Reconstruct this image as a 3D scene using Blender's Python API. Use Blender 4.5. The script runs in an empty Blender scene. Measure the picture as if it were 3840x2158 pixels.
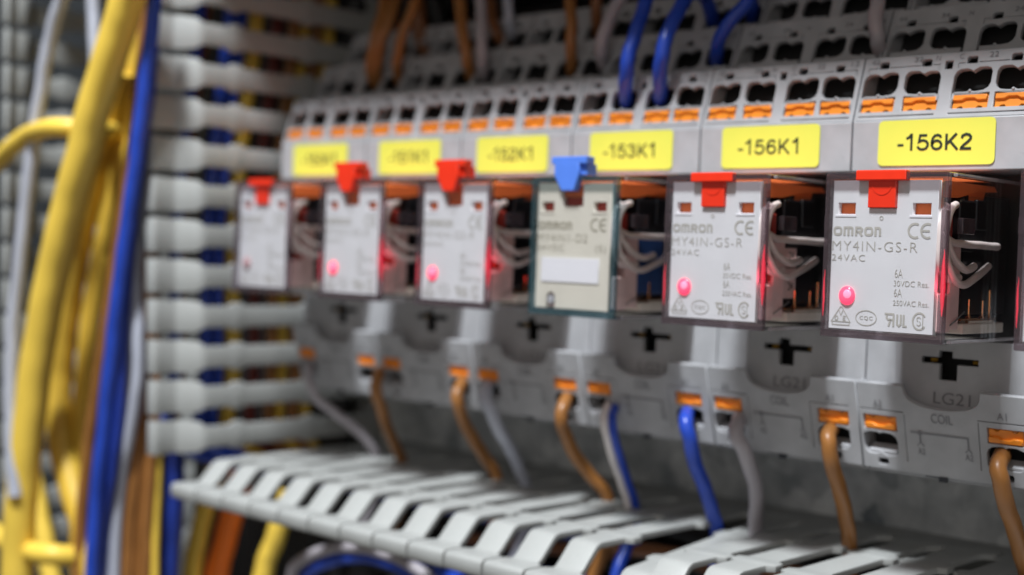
import bpy, bmesh, math, random
from mathutils import Vector, Matrix
random.seed(7)
R = math.radians
sc = bpy.context.scene
COL = sc.collection
# units: 1 Blender unit = 1 cm
sc.unit_settings.scale_length = 0.01
# ---------------------------------------------------------------- camera
cam = bpy.data.cameras.new('camera'); co = bpy.data.objects.new('camera', cam); COL.objects.link(co)
co.location = (26.531, -19.201, 1.1925)
co.rotation_euler = (R(88.4056), R(-2.0113), R(42.6362))
cam.sensor_width = 36; cam.sensor_fit = 'HORIZONTAL'; cam.lens = 48.24
cam.clip_start = 0.1; cam.clip_end = 1000
cam.dof.use_dof = True; cam.dof.focus_distance = 20.6; cam.dof.aperture_fstop = 0.115; cam.dof.aperture_blades = 7
sc.camera = co
# ---------------------------------------------------------------- world and lamps
w = bpy.data.worlds.new('World'); sc.world = w; w.use_nodes = True
bg = w.node_tree.nodes['Background']; bg.inputs[0].default_value = (1.0, 0.93, 0.86, 1); bg.inputs[1].default_value = 0.125
def area(name, loc, target, size, power, color):
    l = bpy.data.lights.new(name, 'AREA'); l.shape = 'RECTANGLE'; l.size = size[0]; l.size_y = size[1]; l.energy = power; l.color = color
    o = bpy.data.objects.new(name, l); COL.objects.link(o); o.location = loc
    o.rotation_euler = (Vector(target) - Vector(loc)).to_track_quat('-Z', 'Y').to_euler(); return o
area('key_lamp', (15, -38, 71), (10, 2, 1), (9, 12), 120000, (0.93, 0.97, 1.0))
area('fill_lamp', (36, -46, 13), (8, 2, 0), (40, 36), 3100, (1.0, 0.94, 0.88))
sc.view_settings.view_transform = 'Standard'; sc.view_settings.look = 'None'; sc.view_settings.exposure = 0; sc.view_settings.gamma = 1
sc.cycles.transparent_max_bounces = 32; sc.cycles.max_bounces = 8

# ---------------------------------------------------------------- materials
def mat(name, col, rough=0.5, var=0.06, scale=3.0, bump=0.0, bscale=60.0, metal=0.0, emit=None, es=0.0, speck=0.0, coat=0.0):
    m = bpy.data.materials.new(name); m.use_nodes = True; nt = m.node_tree; N = nt.nodes; L = nt.links
    b = N['Principled BSDF']; b.inputs['Roughness'].default_value = rough; b.inputs['Metallic'].default_value = metal
    tc = N.new('ShaderNodeTexCoord'); n = N.new('ShaderNodeTexNoise'); n.inputs['Scale'].default_value = scale; n.inputs['Detail'].default_value = 6
    L.new(tc.outputs['Object'], n.inputs['Vector'])
    mr = N.new('ShaderNodeMapRange'); mr.inputs[1].default_value = .3; mr.inputs[2].default_value = .7; mr.inputs[3].default_value = 1 - var; mr.inputs[4].default_value = 1 + var
    L.new(n.outputs['Fac'], mr.inputs[0])
    mx = N.new('ShaderNodeVectorMath'); mx.operation = 'SCALE'; mx.inputs[0].default_value = col; L.new(mr.outputs[0], mx.inputs['Scale'])
    if speck:
        n3 = N.new('ShaderNodeTexNoise'); n3.inputs['Scale'].default_value = 7; n3.inputs['Detail'].default_value = 12; n3.inputs['Roughness'].default_value = .75
        L.new(tc.outputs['Object'], n3.inputs['Vector']); r3 = N.new('ShaderNodeMapRange'); r3.inputs[1].default_value = .60; r3.inputs[2].default_value = .74; r3.inputs[3].default_value = 1; r3.inputs[4].default_value = 1 - speck
        L.new(n3.outputs['Fac'], r3.inputs[0]); m3 = N.new('ShaderNodeVectorMath'); m3.operation = 'SCALE'; L.new(mx.outputs[0], m3.inputs[0]); L.new(r3.outputs[0], m3.inputs['Scale']); mx = m3
        r4 = N.new('ShaderNodeMapRange'); r4.inputs[3].default_value = rough - .08; r4.inputs[4].default_value = rough + .16; L.new(n3.outputs['Fac'], r4.inputs[0]); L.new(r4.outputs[0], b.inputs['Roughness'])
    L.new(mx.outputs[0], b.inputs['Base Color'])
    if bump:
        n2 = N.new('ShaderNodeTexNoise'); n2.inputs['Scale'].default_value = bscale; n2.inputs['Detail'].default_value = 3
        L.new(tc.outputs['Object'], n2.inputs['Vector'])
        bp = N.new('ShaderNodeBump'); bp.inputs['Strength'].default_value = bump; bp.inputs['Distance'].default_value = 0.01
        L.new(n2.outputs['Fac'], bp.inputs['Height']); L.new(bp.outputs[0], b.inputs['Normal'])
    if emit: b.inputs['Emission Color'].default_value = (*emit, 1); b.inputs['Emission Strength'].default_value = es
    if coat: b.inputs['Coat Weight'].default_value = coat
    return m
def clear(name, tint, body=0.0, bodycol=(.3, .25, .3), rough=0.04):
    m = bpy.data.materials.new(name); m.use_nodes = True; nt = m.node_tree; N = nt.nodes; L = nt.links
    for n in list(N): N.remove(n)
    out = N.new('ShaderNodeOutputMaterial'); tr = N.new('ShaderNodeBsdfTransparent'); tr.inputs[0].default_value = (*tint, 1)
    gl = N.new('ShaderNodeBsdfGlossy'); gl.inputs['Roughness'].default_value = rough; gl.inputs[0].default_value = (1, 1, 1, 1)
    lw = N.new('ShaderNodeLayerWeight'); pw = N.new('ShaderNodeMath'); pw.operation = 'POWER'; pw.inputs[1].default_value = 4.5; L.new(lw.outputs['Facing'], pw.inputs[0])
    fr = N.new('ShaderNodeMath'); fr.operation = 'MULTIPLY_ADD'; fr.inputs[1].default_value = .80; fr.inputs[2].default_value = .04; L.new(pw.outputs[0], fr.inputs[0])
    lw.inputs[0].default_value = .5
    mix = N.new('ShaderNodeMixShader'); L.new(fr.outputs[0], mix.inputs[0]); L.new(tr.outputs[0], mix.inputs[1]); L.new(gl.outputs[0], mix.inputs[2])
    last = mix
    if body:
        df = N.new('ShaderNodeBsdfDiffuse'); df.inputs[0].default_value = (*bodycol, 1)
        m2 = N.new('ShaderNodeMixShader'); m2.inputs[0].default_value = body; L.new(mix.outputs[0], m2.inputs[1]); L.new(df.outputs[0], m2.inputs[2]); last = m2
    L.new(last.outputs[0], out.inputs[0]); return m
M = {
 'sock': mat('socket_plastic', (.40, .405, .425), .42, .09, 2.2, .14, 70, speck=.22),
 'mark': mat('moulded_print', (.20, .20, .215), .5),
 'seam': mat('seam_shadow_plastic', (.04, .045, .055), .6),
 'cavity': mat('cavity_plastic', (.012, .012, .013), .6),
 'orange': mat('orange_plastic', (.90, .28, .025), .35, .08, 4),
 'yellow_label': mat('yellow_label', (.74, .765, .11), .45, .02, 1.2),
 'ink': mat('black_ink', (.02, .03, .02), .5),
 'duct': mat('duct_pvc', (.40, .41, .40), .42, .06, 1.0, .08, 40, speck=.25),
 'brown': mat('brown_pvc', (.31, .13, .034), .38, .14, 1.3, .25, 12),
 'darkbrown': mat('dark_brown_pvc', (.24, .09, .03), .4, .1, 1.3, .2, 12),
 'blue': mat('blue_pvc', (.020, .068, .48), .33, .12, 1.5, .2, 12),
 'navy': mat('navy_pvc', (.014, .040, .30), .36, .12, 1.5, .2, 12),
 'grey': mat('grey_pvc', (.40, .37, .40), .42, .08, 1.5, .2, 12),
 'paleblue': mat('pale_grey_pvc', (.46, .48, .56), .4, .06, 1.5, .2, 12),
 'white': mat('white_pvc', (.82, .76, .75), .42, .06, 1.5, .2, 12),
 'yellow': mat('yellow_cable', (.93, .64, .09), .42, .06, .8, .1, 10),
 'yellow_d': mat('ochre_cable', (.74, .48, .06), .42, .1, .8, .1, 10),
 'orangec': mat('orange_cable', (.95, .20, .015), .42, .1, .8, .1, 10),
 'red_d': mat('dark_red_pvc', (.12, .012, .008), .45),
 'plate_w': mat('relay_plate', (.72, .73, .76), .38, .03, 2, speck=.08),
 'plate_b': mat('relay_plate_beige', (.68, .66, .58), .38, .03, 2),
 'engr': mat('engraving', (.46, .45, .415), .5),
 'engr_b': mat('engraving_beige', (.34, .32, .25), .5),
 'blank': mat('blank_white', (.82, .83, .88), .35, .01),
 'red': mat('red_lever', (.88, .038, .012), .3, .04, 3),
 'bluel': mat('blue_lever', (.10, .24, .82), .3, .04, 3),
 'orflag': mat('orange_mechanism', (.97, .22, .06), .35, .05, 3),
 'black': mat('black_block', (.010, .010, .012), .35, .1, 3),
 'cream': mat('cream_base', (.92, .86, .76), .45, .08, 4),
 'pink': mat('pink_bobbin', (.92, .68, .66), .5, .06, 4),
 'lead': mat('relay_lead', (.88, .78, .75), .38, .03, 4),
 'copper': mat('copper', (.75, .36, .16), .25, .1, 6, metal=1.0),
 'coilblue': mat('blue_coil', (.03, .08, .25), .5),
 'coilred': mat('red_coil_tape', (.45, .05, .035), .45),
 'brass': mat('brass_flag', (.55, .30, .03), .35),
 'led': mat('led_lens', (.9, .1, .15), .2, 0, emit=(1.0, .055, .15), es=1.15),
 'ledhot': mat('led_core', (.9, .2, .3), .2, 0, emit=(1.0, .20, .32), es=1.5),
 'streak': mat('led_reflection', (.9, .05, .1), .2, 0, emit=(1.0, .02, .06), es=1.2),
 'ledoff': mat('led_off', (.50, .30, .32), .2),
 'steel': mat('steel', (.45, .45, .44), .3, .1, 5, metal=1.0),
 'sideshade': mat('side_shade', (.05, .055, .06), .5),
 'shadecable': mat('shade_cable_black', (.012, .011, .012), .5),
 'screw': mat('screw_grey', (.30, .31, .34), .3, .1, 5),
 'glass': clear('clear_case', (.988, .982, .984)),
 'rim': clear('clear_case_rim', (.70, .64, .67), .24, (.15, .115, .13)),
 'edgeglint': clear('clear_edge_glint', (.80, .78, .79), .28, (.75, .72, .74)),
 'rimteal': clear('clear_case_rim_teal', (.62, .72, .75), .25, (.06, .15, .18)),
}
def galvanised():
    m = bpy.data.materials.new('galvanised_steel'); m.use_nodes = True; N = m.node_tree.nodes; L = m.node_tree.links
    b = N['Principled BSDF']; tc = N.new('ShaderNodeTexCoord'); v = N.new('ShaderNodeTexVoronoi'); v.inputs['Scale'].default_value = 1.5
    n = N.new('ShaderNodeTexNoise'); n.inputs['Scale'].default_value = 1.3; n.inputs['Detail'].default_value = 8
    L.new(tc.outputs['Object'], n.inputs[0])
    va = N.new('ShaderNodeVectorMath'); va.operation = 'ADD'; L.new(tc.outputs['Object'], va.inputs[0]); L.new(n.outputs['Color'], va.inputs[1]); L.new(va.outputs[0], v.inputs['Vector'])
    mx = N.new('ShaderNodeMix'); mx.data_type = 'FLOAT'; mx.inputs[0].default_value = .75; L.new(v.outputs['Color'], mx.inputs[2]); L.new(n.outputs['Fac'], mx.inputs[3])
    cr = N.new('ShaderNodeValToRGB'); cr.color_ramp.elements[0].position = .25; cr.color_ramp.elements[0].color = (.20, .23, .25, 1); cr.color_ramp.elements[1].position = .8; cr.color_ramp.elements[1].color = (.95, .97, .97, 1)
    L.new(mx.outputs[0], cr.inputs[0]); L.new(cr.outputs[0], b.inputs['Base Color']); b.inputs['Metallic'].default_value = .2; b.inputs['Roughness'].default_value = .5
    return m
M['galv'] = galvanised()

# ---------------------------------------------------------------- helpers
def link(name, me, m, parent=None, loc=None):
    o = bpy.data.objects.new(name, me); COL.objects.link(o)
    if m is not None: me.materials.clear(); me.materials.append(m)
    if parent: o.parent = parent
    if loc: o.location = loc
    return o
def tag(o, label=None, cat=None, group=None, kind=None):
    if label: o['label'] = label
    if cat: o['category'] = cat
    if group: o['group'] = group
    if kind: o['kind'] = kind
    return o
def thing(name, label, cat, loc=(0, 0, 0), group=None):
    o = bpy.data.objects.new(name, None); COL.objects.link(o); o.location = loc; o.empty_display_size = .5
    return tag(o, label, cat, group)
def part(name, bm, m, parent=None, smooth=False, loc=None):
    me = bpy.data.meshes.new(name); bmesh.ops.recalc_face_normals(bm, faces=bm.faces); bm.to_mesh(me); bm.free()
    if smooth:
        for p in me.polygons: p.use_smooth = True
        try: me.set_sharp_from_angle(angle=R(40))
        except Exception: pass
    return link(name, me, m, parent, loc)
def box(bm, x0, x1, y0, y1, z0, z1, bev=0.0):
    r = bmesh.ops.create_cube(bm, size=1); vs = r['verts']
    for v in vs: v.co = Vector((x0 if v.co.x < 0 else x1, y0 if v.co.y < 0 else y1, z0 if v.co.z < 0 else z1))
    if bev:
        es = list({e for v in vs for e in v.link_edges})
        bmesh.ops.bevel(bm, geom=es, offset=bev, segments=2, profile=.5, affect='EDGES')
    return bm
def B(*a, **k): return box(bmesh.new(), *a, **k)
def prism(bm, pts, x0, x1):
    """pts: list of (y,z), extruded along x"""
    a = [bm.verts.new((x0, y, z)) for y, z in pts]; b = [bm.verts.new((x1, y, z)) for y, z in pts]; n = len(pts)
    bm.faces.new(a); bm.faces.new(list(reversed(b)))
    for i in range(n): bm.faces.new((a[i], b[i], b[(i + 1) % n], a[(i + 1) % n]))
    return bm
def smooth_path(pts, n=7):
    P = [Vector(p) for p in pts]; P = [2 * P[0] - P[1]] + P + [2 * P[-1] - P[-2]]; out = []
    for i in range(1, len(P) - 2):
        p0, p1, p2, p3 = P[i - 1:i + 3]
        for k in range(n):
            t = k / n
            out.append(.5 * ((2 * p1) + (-p0 + p2) * t + (2 * p0 - 5 * p1 + 4 * p2 - p3) * t * t + (-p0 + 3 * p1 - 3 * p2 + p3) * t ** 3))
    out.append(P[-2]); return out
def tube(bm, pts, r, seg=12, n=7, smooth=True, cap=True):
    P = smooth_path(pts, n) if smooth else [Vector(p) for p in pts]
    if smooth and len(P) > 6:
        ph = random.uniform(0, 6); rr0 = r if not callable(r) else .05
        for i_ in range(2, len(P) - 1):
            s_ = i_ * .55 + ph; P[i_] = P[i_] + Vector((math.sin(s_) + .6 * math.sin(2.3 * s_ + 1), math.cos(1.3 * s_), math.sin(1.7 * s_ + 2))) * min(rr0, .15) * .05
    t0 = (P[1] - P[0]).normalized(); up = Vector((1, 0, 0)) if abs(t0.x) < .8 else Vector((0, 0, 1)); u = t0.cross(up).normalized(); rings = []
    for i, p in enumerate(P):
        t = (P[min(i + 1, len(P) - 1)] - P[max(i - 1, 0)]).normalized(); u = (u - t * u.dot(t)).normalized(); v = t.cross(u)
        rr = r if not callable(r) else r(i / (len(P) - 1))
        rings.append([bm.verts.new(p + (u * math.cos(a) + v * math.sin(a)) * rr) for a in [2 * math.pi * k / seg for k in range(seg)]])
    for a, b in zip(rings, rings[1:]):
        for k in range(seg): bm.faces.new((a[k], a[(k + 1) % seg], b[(k + 1) % seg], b[k]))
    if cap: bm.faces.new(rings[0]); bm.faces.new(rings[-1])
    return bm
def curve_mesh(loops, depth=.1, bevel=0.0, text=None, size=1, offset=0.0, spacing=1.0):
    if text is not None:
        c = bpy.data.curves.new('t', 'FONT'); c.body = text; c.size = size; c.offset = offset; c.space_character = spacing; c.extrude = depth; c.resolution_u = 4
    else:
        c = bpy.data.curves.new('c', 'CURVE'); c.dimensions = '2D'; c.fill_mode = 'BOTH'; c.extrude = depth / 2
        if bevel: c.bevel_depth = bevel; c.bevel_resolution = 1; c.offset = -bevel
        for lp in loops:
            s = c.splines.new('POLY'); s.points.add(len(lp) - 1)
            for p, q in zip(s.points, lp): p.co = (q[0], q[1], 0, 1)
            s.use_cyclic_u = True
    o = bpy.data.objects.new('tmp', c); COL.objects.link(o); dg = bpy.context.evaluated_depsgraph_get(); dg.update()
    me = bpy.data.meshes.new_from_object(o.evaluated_get(dg)); bpy.data.objects.remove(o); bpy.data.curves.remove(c)
    return me
def placed(me, org, ux, uv, un):
    m = Matrix((Vector(ux), Vector(uv), Vector(un))).transposed().to_4x4(); m.translation = Vector(org); me.transform(m); return me
def plate(name, loops, thick, frame, m, parent, bevel=0.0):
    """frame=(origin, u, v, n): face of the plate lies in u,v; n points to the viewer; thickness goes behind"""
    me = curve_mesh(loops, thick, bevel); o, u, v, n = [Vector(a) for a in frame]
    placed(me, o - n * (thick / 2 + (bevel if bevel else 0)), u, v, n)
    return link(name, me, m, parent)
def rect(x0, y0, x1, y1, r=0.0, k=4):
    if r <= 0: return [(x0, y0), (x1, y0), (x1, y1), (x0, y1)]
    o = []
    for cx, cy, a in ((x1 - r, y0 + r, -90), (x1 - r, y1 - r, 0), (x0 + r, y1 - r, 90), (x0 + r, y0 + r, 180)):
        for i in range(k + 1): o.append((cx + r * math.cos(R(a + 90 * i / k)), cy + r * math.sin(R(a + 90 * i / k))))
    return o
def textp(name, s, bx, frame, m, parent, offset=0.0, proud=.004, spacing=1.0, hair=.001):
    """text fitted in the rectangle bx=(u0,v0,u1,v1) of the frame"""
    me = curve_mesh(None, hair, 0, s, 1.0, offset, spacing)
    xs = [v.co.x for v in me.vertices]; ys = [v.co.y for v in me.vertices]; x0, x1, y0, y1 = min(xs), max(xs), min(ys), max(ys)
    for v in me.vertices:
        v.co.x = bx[0] + (v.co.x - x0) / (x1 - x0) * (bx[2] - bx[0]); v.co.y = bx[1] + (v.co.y - y0) / max(y1 - y0, 1e-6) * (bx[3] - bx[1])
    o, u, v, n = [Vector(a) for a in frame]; placed(me, o + n * proud, u, v, n)
    return link(name, me, m, parent)
def ribbon(bm, pts, wd, frame, proud=.004, closed=False):
    o, u, v, n = [Vector(a) for a in frame]; P = [Vector((p[0], p[1])) for p in pts]; L = []; N_ = len(P)
    for i in range(N_):
        a = P[(i - 1) % N_] if (closed or i > 0) else P[i]; c = P[(i + 1) % N_] if (closed or i < N_ - 1) else P[i]
        d1 = (P[i] - a); d2 = (c - P[i]); d1 = d1.normalized() if d1.length else d2.normalized(); d2 = d2.normalized() if d2.length else d1
        nn = Vector((-(d1 + d2).y, (d1 + d2).x)); nn = nn.normalized() if nn.length > 1e-6 else Vector((-d1.y, d1.x)); k = max(.5, abs(nn.dot(Vector((-d1.y, d1.x)))))
        L.append([P[i] + nn * wd / 2 / k, P[i] - nn * wd / 2 / k])
    V = [[bm.verts.new(o + n * proud + u * q.x + v * q.y) for q in pr] for pr in L]
    for i in range(N_ if closed else N_ - 1): bm.faces.new((V[i][0], V[i][1], V[(i + 1) % N_][1], V[(i + 1) % N_][0]))
def ell(cx, cy, rx, ry, a0=0, a1=360, k=24):
    return [(cx + rx * math.cos(R(a0 + (a1 - a0) * i / k)), cy + ry * math.sin(R(a0 + (a1 - a0) * i / k))) for i in range(k + 1)]
def copy_tree(o, parent=None):
    c = o.copy(); COL.objects.link(c)
    if parent is not None: c.parent = parent
    for ch in list(o.children): copy_tree(ch, c)
    return c

def parts_split(name, bm, m, parent, smooth=False):
    """every loose piece of the mesh becomes an object of its own"""
    seen = set(); out = []
    bm.verts.ensure_lookup_table()
    for v0 in bm.verts:
        if v0 in seen: continue
        st = [v0]; comp = set()
        while st:
            v = st.pop()
            if v in comp: continue
            comp.add(v); st += [e.other_vert(v) for e in v.link_edges]
        seen |= comp; nb = bmesh.new(); mp = {v: nb.verts.new(v.co) for v in comp}
        for f in {f for v in comp for f in v.link_faces}: nb.faces.new([mp[v] for v in f.verts])
        out.append(part(name, nb, m, parent, smooth))
    bm.free(); return out
GL = {'-': (.36, [[(.03, .36), (.33, .36)]]), '1': (.60, [[(.10, .76), (.24, .84), (.34, 1.0), (.36, 1.0), (.36, 0)]]),
 '5': (.66, [[(.52, .94), (.18, .94), (.13, .53), (.24, .61), (.36, .63), (.49, .56), (.56, .44), (.56, .28), (.49, .13), (.36, .06), (.22, .07), (.11, .16), (.07, .27)]]),
 '6': (.66, [[(.54, .76), (.49, .88), (.37, .94), (.24, .90), (.14, .74), (.10, .50), (.11, .28), (.18, .13), (.32, .06), (.46, .10), (.55, .22), (.56, .36), (.50, .51), (.38, .59), (.24, .57), (.14, .45), (.11, .34)]]),
 '3': (.66, [[(.10, .74), (.16, .87), (.30, .94), (.44, .91), (.51, .80), (.50, .66), (.41, .56), (.28, .54)], [(.28, .54), (.44, .50), (.54, .40), (.55, .26), (.47, .12), (.32, .06), (.18, .10), (.08, .25)]]),
 '2': (.66, [[(.10, .70), (.15, .86), (.30, .94), (.45, .90), (.53, .78), (.51, .64), (.40, .48), (.22, .30), (.10, .12), (.09, .06), (.56, .06)]]),
 '0': (.66, [[(.33, .94), (.19, .88), (.10, .70), (.08, .50), (.10, .30), (.19, .12), (.33, .06), (.47, .12), (.56, .30), (.58, .50), (.56, .70), (.47, .88), (.33, .94)]]),
 'K': (.76, [[(.14, 0), (.14, 1.0)], [(.14, .34), (.62, 1.0)], [(.30, .56), (.68, 0)]])}
def label_text(name, s, x0, x1, z0, z1, frame, m, parent, wd=.035):
    tot = sum(GL[c][0] for c in s); k = (x1 - x0) / tot; x = x0; bm = bmesh.new(); H = z1 - z0; q = 0
    for c in s:
        for st in GL[c][1]:
            ribbon(bm, [(x + p[0] * k, z0 + p[1] * H) for p in st], wd, frame, .004 + .0006 * q); q += 1
        x += GL[c][0] * k
    return part(name, bm, m, parent)
# ================================================================ setting
P = 3.1; W0 = 2.035
tag(part('mounting_plate', B(-40, 40, 5.8, 6.1, -30, 30), M['galv']), 'galvanised steel mounting plate behind the relay sockets', kind='structure')
# DIN rail behind the sockets
dr = part('din_rail', prism(bmesh.new(), [(5.0, .2), (5.1, .2), (5.1, .75), (5.7, .75), (5.7, 2.75), (5.1, 2.75), (5.1, 3.3), (5.0, 3.3), (5.0, 2.65), (5.6, 2.65), (5.6, .85), (5.0, .85)], -.95, 30), M['steel'])
tag(dr, 'steel mounting rail carrying the grey relay sockets', 'rail')

# ================================================================ relay sockets
X_, Z_ = (1, 0, 0), (0, 0, 1)
def slope(p0, p1):
    d = Vector((0, p1[0] - p0[0], p1[1] - p0[1])); L = d.length; v = d / L; n = Vector((1, 0, 0)).cross(v)   # n towards -y
    if n.y > 0: n = -n
    return ((0, p0[0], p0[1]), X_, v, n), L
T1, L1 = slope((1.75, 3.55), (2.09, 4.64)); T2, L2 = slope((2.66, 4.62), (3.03, 5.58)); T3, L3 = slope((3.62, 5.56), (3.99, 6.52))
HOLE = [(0, .03), (0, .27), (.03, .34), (.09, .38), (.20, .385), (.265, .365), (.305, .335), (.345, .365), (.41, .40), (.54, .40), (.60, .375), (.63, .31), (.63, .12), (.60, .05), (.53, .0), (.40, -.015), (.35, -.012), (.305, .010), (.26, -.015), (.12, -.015)]
def hole(u0, v0, mir=False, ear=True, flip=False):
    h = list(HOLE)
    if ear: h = [(.045, -.015), (.045, -.13), (0, -.13), (0, .0)] + h[1:]
    if mir: h = [(.63 - x, y) for x, y in reversed(h)]
    if flip: h = [(x, .39 - y) for x, y in reversed(h)]
    return [(u0 + x, v0 + y) for x, y in h]
def lever_outline(u0, v0, wd, h, flip=False):
    a = [(0, 0), (.07, 0), (.10, .035), (.15, .045), (.19, .0), (wd - .19, 0), (wd - .15, .045), (wd - .10, .035), (wd - .07, 0), (wd, 0), (wd, h), (wd * .62, h), (wd * .56, h + .025), (wd * .44, h + .025), (wd * .38, h), (0, h)]
    if flip: a = [(x, h - y) for x, y in reversed(a)]
    return [(u0 + x, v0 + y) for x, y in a]
def add_lever(parent, fr, u0, v0, wd, h, flip=False):
    o, u, v, n = [Vector(a) for a in fr]; sub = (o - n * .045, u, v, n)
    lv = plate('clamp_lever', [lever_outline(u0, v0, wd, h, flip)], .22, sub, M['orange'], parent, .008)
    bm = bmesh.new(); mid = v0 + (h * .46 if flip else h * .55); c = u0 + wd / 2; top = [(u0 + .01, mid), (c - .13, mid), (c - .07, mid + (-.035 if flip else .035)), (c + .07, mid + (-.035 if flip else .035)), (c + .13, mid), (u0 + wd - .01, mid)]
    ed = v0 + (.012 if flip else h - .012)
    pts = [(p[0], p[1]) for p in top] + [(u0 + wd - .01, ed), (u0 + .01, ed)]
    me = curve_mesh([pts], .05, .012); oo = o - n * .045; placed(me, oo + n * .012, u, v, n); rd = link('ridge', me, M['orange'], lv)
    bm.free(); return lv
def tier(root, fr, L, name, knobs=True, levers=True, marks=True, gs=True):
    outer = rect(.012, 0, 3.088, L, .012, 1); loops = [outer]
    U = [.06, .80, 1.66, 2.37]
    for k, u0 in enumerate(U): loops.append(hole(u0, .46 if L > 1.1 else .24, mir=(k % 2 == 1)))
    b = .46 if L > 1.1 else .24
    if L > 1.1:
        for k, u0 in enumerate((.085, .845, 1.70, 2.40)): loops.append(rect(u0 - .012, .155, u0 + .60, .415))
        for a, c in ((.075, 1.42), (1.66, 3.0)): loops.append(rect(a, .065, c, .085))     # seam under the levers
    kn = []
    for c in (.38, 1.14, 1.92, 2.65):
        loops.append([(c - .09, b + .475), (c + .09, b + .475), (c + .09, b + .575), (c + .06, b + .60), (c - .06, b + .60), (c - .09, b + .575)]); kn.append(c)
    loops.append(rect(1.46, b + .40, 1.60, b + .55)) if L > 1.1 else None
    s = .014; y = b + .485
    for a, c in ((.10, kn[0] - .11), (kn[0] + .11, kn[1] - .11), (kn[1] + .11, 1.38), (1.69, kn[2] - .11), (kn[2] + .11, kn[3] - .11), (kn[3] + .11, 2.99)):
        if c - a > .03: loops.append(rect(a, y, c, y + s))
    for u in (.10, 1.366, 1.69, 2.976): loops.append(rect(u, b + .405, u + s, y - .012))
    f = plate(name, loops, .09, fr, M['sock'], root, .008)
    o, u, v, n = [Vector(a) for a in fr]; return f
def make_socket():
    t = thing('relay_socket', 'x', 'relay socket')
    # body: side cheeks and ledges
    prof = [(1.74, 2.70), (1.74, 3.55), (2.09, 4.64), (2.16, 4.66), (2.62, 4.66), (3.02, 5.60), (3.56, 5.60), (3.98, 6.54), (4.6, 6.56), (4.95, 6.2), (4.95, -1.6), (3.9, -2.6), (2.75, -2.44), (2.62, -2.34), (2.24, -.87), (2.58, -.84), (2.58, -.04), (3.0, -.04), (3.0, 2.70)]
    bm = bmesh.new()
    prism(bm, prof, .014, .055); prism(bm, prof, 3.045, 3.086)
    for a in (2.11, 3.05, 4.0):
        pass
    box(bm, .066, 3.034, 2.12, 2.95, 4.60, 4.655); box(bm, .066, 3.034, 3.05, 3.9, 5.54, 5.597); box(bm, .066, 3.034, 4.0, 4.6, 6.48, 6.535)
    box(bm, .066, 3.034, 1.9, 3.0, 2.705, 2.76)           # under the label panel
    box(bm, .066, 3.034, 2.60, 3.0, -.12, -.045)          # shelf
    box(bm, .066, 3.034, 2.75, 4.8, -2.44, -2.36)
    for c in (1.50, ): box(bm, c - .06, c + .06, 2.3, 4.0, 3.0, 3.9)
    part('housing', bm, M['sock'], t)
    part('gap_shade', prism(bmesh.new(), prof, 3.0885, 3.1115), M['seam'], t)  # dark strip added for the shade in the gap between sockets
    part('relay_seat_shade', B(.066, 3.034, 2.96, 3.1, -.03, 2.69), M['black'], t)  # wall behind the relay, blackened so its colour holds the shade there
    # dark liners deep inside the openings
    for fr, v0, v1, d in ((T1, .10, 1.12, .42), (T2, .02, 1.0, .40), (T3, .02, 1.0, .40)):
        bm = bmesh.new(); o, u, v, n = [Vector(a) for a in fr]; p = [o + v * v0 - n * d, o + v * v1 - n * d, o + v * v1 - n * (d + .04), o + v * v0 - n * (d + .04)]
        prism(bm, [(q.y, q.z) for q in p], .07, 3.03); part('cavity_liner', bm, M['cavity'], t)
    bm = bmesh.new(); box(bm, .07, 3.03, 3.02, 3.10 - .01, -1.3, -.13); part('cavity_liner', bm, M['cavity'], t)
    # label panel
    lp = plate('label_panel', [rect(.012, 2.70, 3.088, 3.545, .015, 2)], .14, ((0, 1.73, 0), X_, Z_, (0, -1, 0)), M['sock'], t, .02)
    tier(t, T1, L1, 'front_terminal_row'); tier(t, T2, L2, 'middle_terminal_row'); tier(t, T3, L3, 'rear_terminal_row')
    for k, u0 in enumerate((.085, .845, 1.70, 2.40)):
        add_lever(t, T1, u0, .165, .58, .235)
    o, u, v, n = [Vector(a) for a in T2]
    for k, u0 in enumerate((.085, .845, 1.70, 2.40)):
        plate('clamp_lever', [rect(u0, .0, u0 + .56, .085, .02, 2)], .05, (o + n * .045, u, v, n), M['orange'], t, .006)
    bm = bmesh.new()
    for fr, b in ((T1, .46), (T2, .24)):
        o, u, v, n = [Vector(a) for a in fr]
        for k, u0 in enumerate((.06, .80, 1.66, 2.37)):     # little locating bumps under each opening
            c = u0 + .31; q = o + u * c + v * (b - .01) ; bmesh.ops.create_uvsphere(bm, u_segments=8, v_segments=6, radius=.028, matrix=Matrix.Translation(q))
    parts_split('locating_bump', bm, M['sock'], t, True)
    for s_, a in (('42', .14), ('32', .92), ('N', 1.30), ('C', 1.70), ('22', 2.20), ('12', 2.86)):
        textp('marking', s_, (a, 1.02, a + .075 * len(s_), 1.11), T1, M['mark'], t, 0, .010)
    for s_, a in (('44', .14), ('34', .92), ('N', 1.42), ('24', 2.20), ('14', 2.84)):
        textp('marking', s_, (a, .82, a + .075 * len(s_), .91), T2, M['mark'], t, 0, .010)
    # bright recess face with the cross opening, seen under the relay
    FR = ((0, 2.55, 0), X_, Z_, (0, -1, 0))
    cross = [(1.02, -.47), (1.02, -.36), (1.33, -.36), (1.33, -.25), (1.57, -.25), (1.57, -.36), (2.02, -.36), (2.02, -.47), (1.66, -.47), (1.66, -.74), (1.35, -.74), (1.35, -.47)]
    f = plate('recess_face', [rect(.012, -1.34, 3.088, -.05, .012, 2), cross], .10, FR, M['sock'], t, .010)
    textp('marking', 'LG21', (1.27, -1.14, 1.92, -.94), FR, M['mark'], t, .0, .012)
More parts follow.
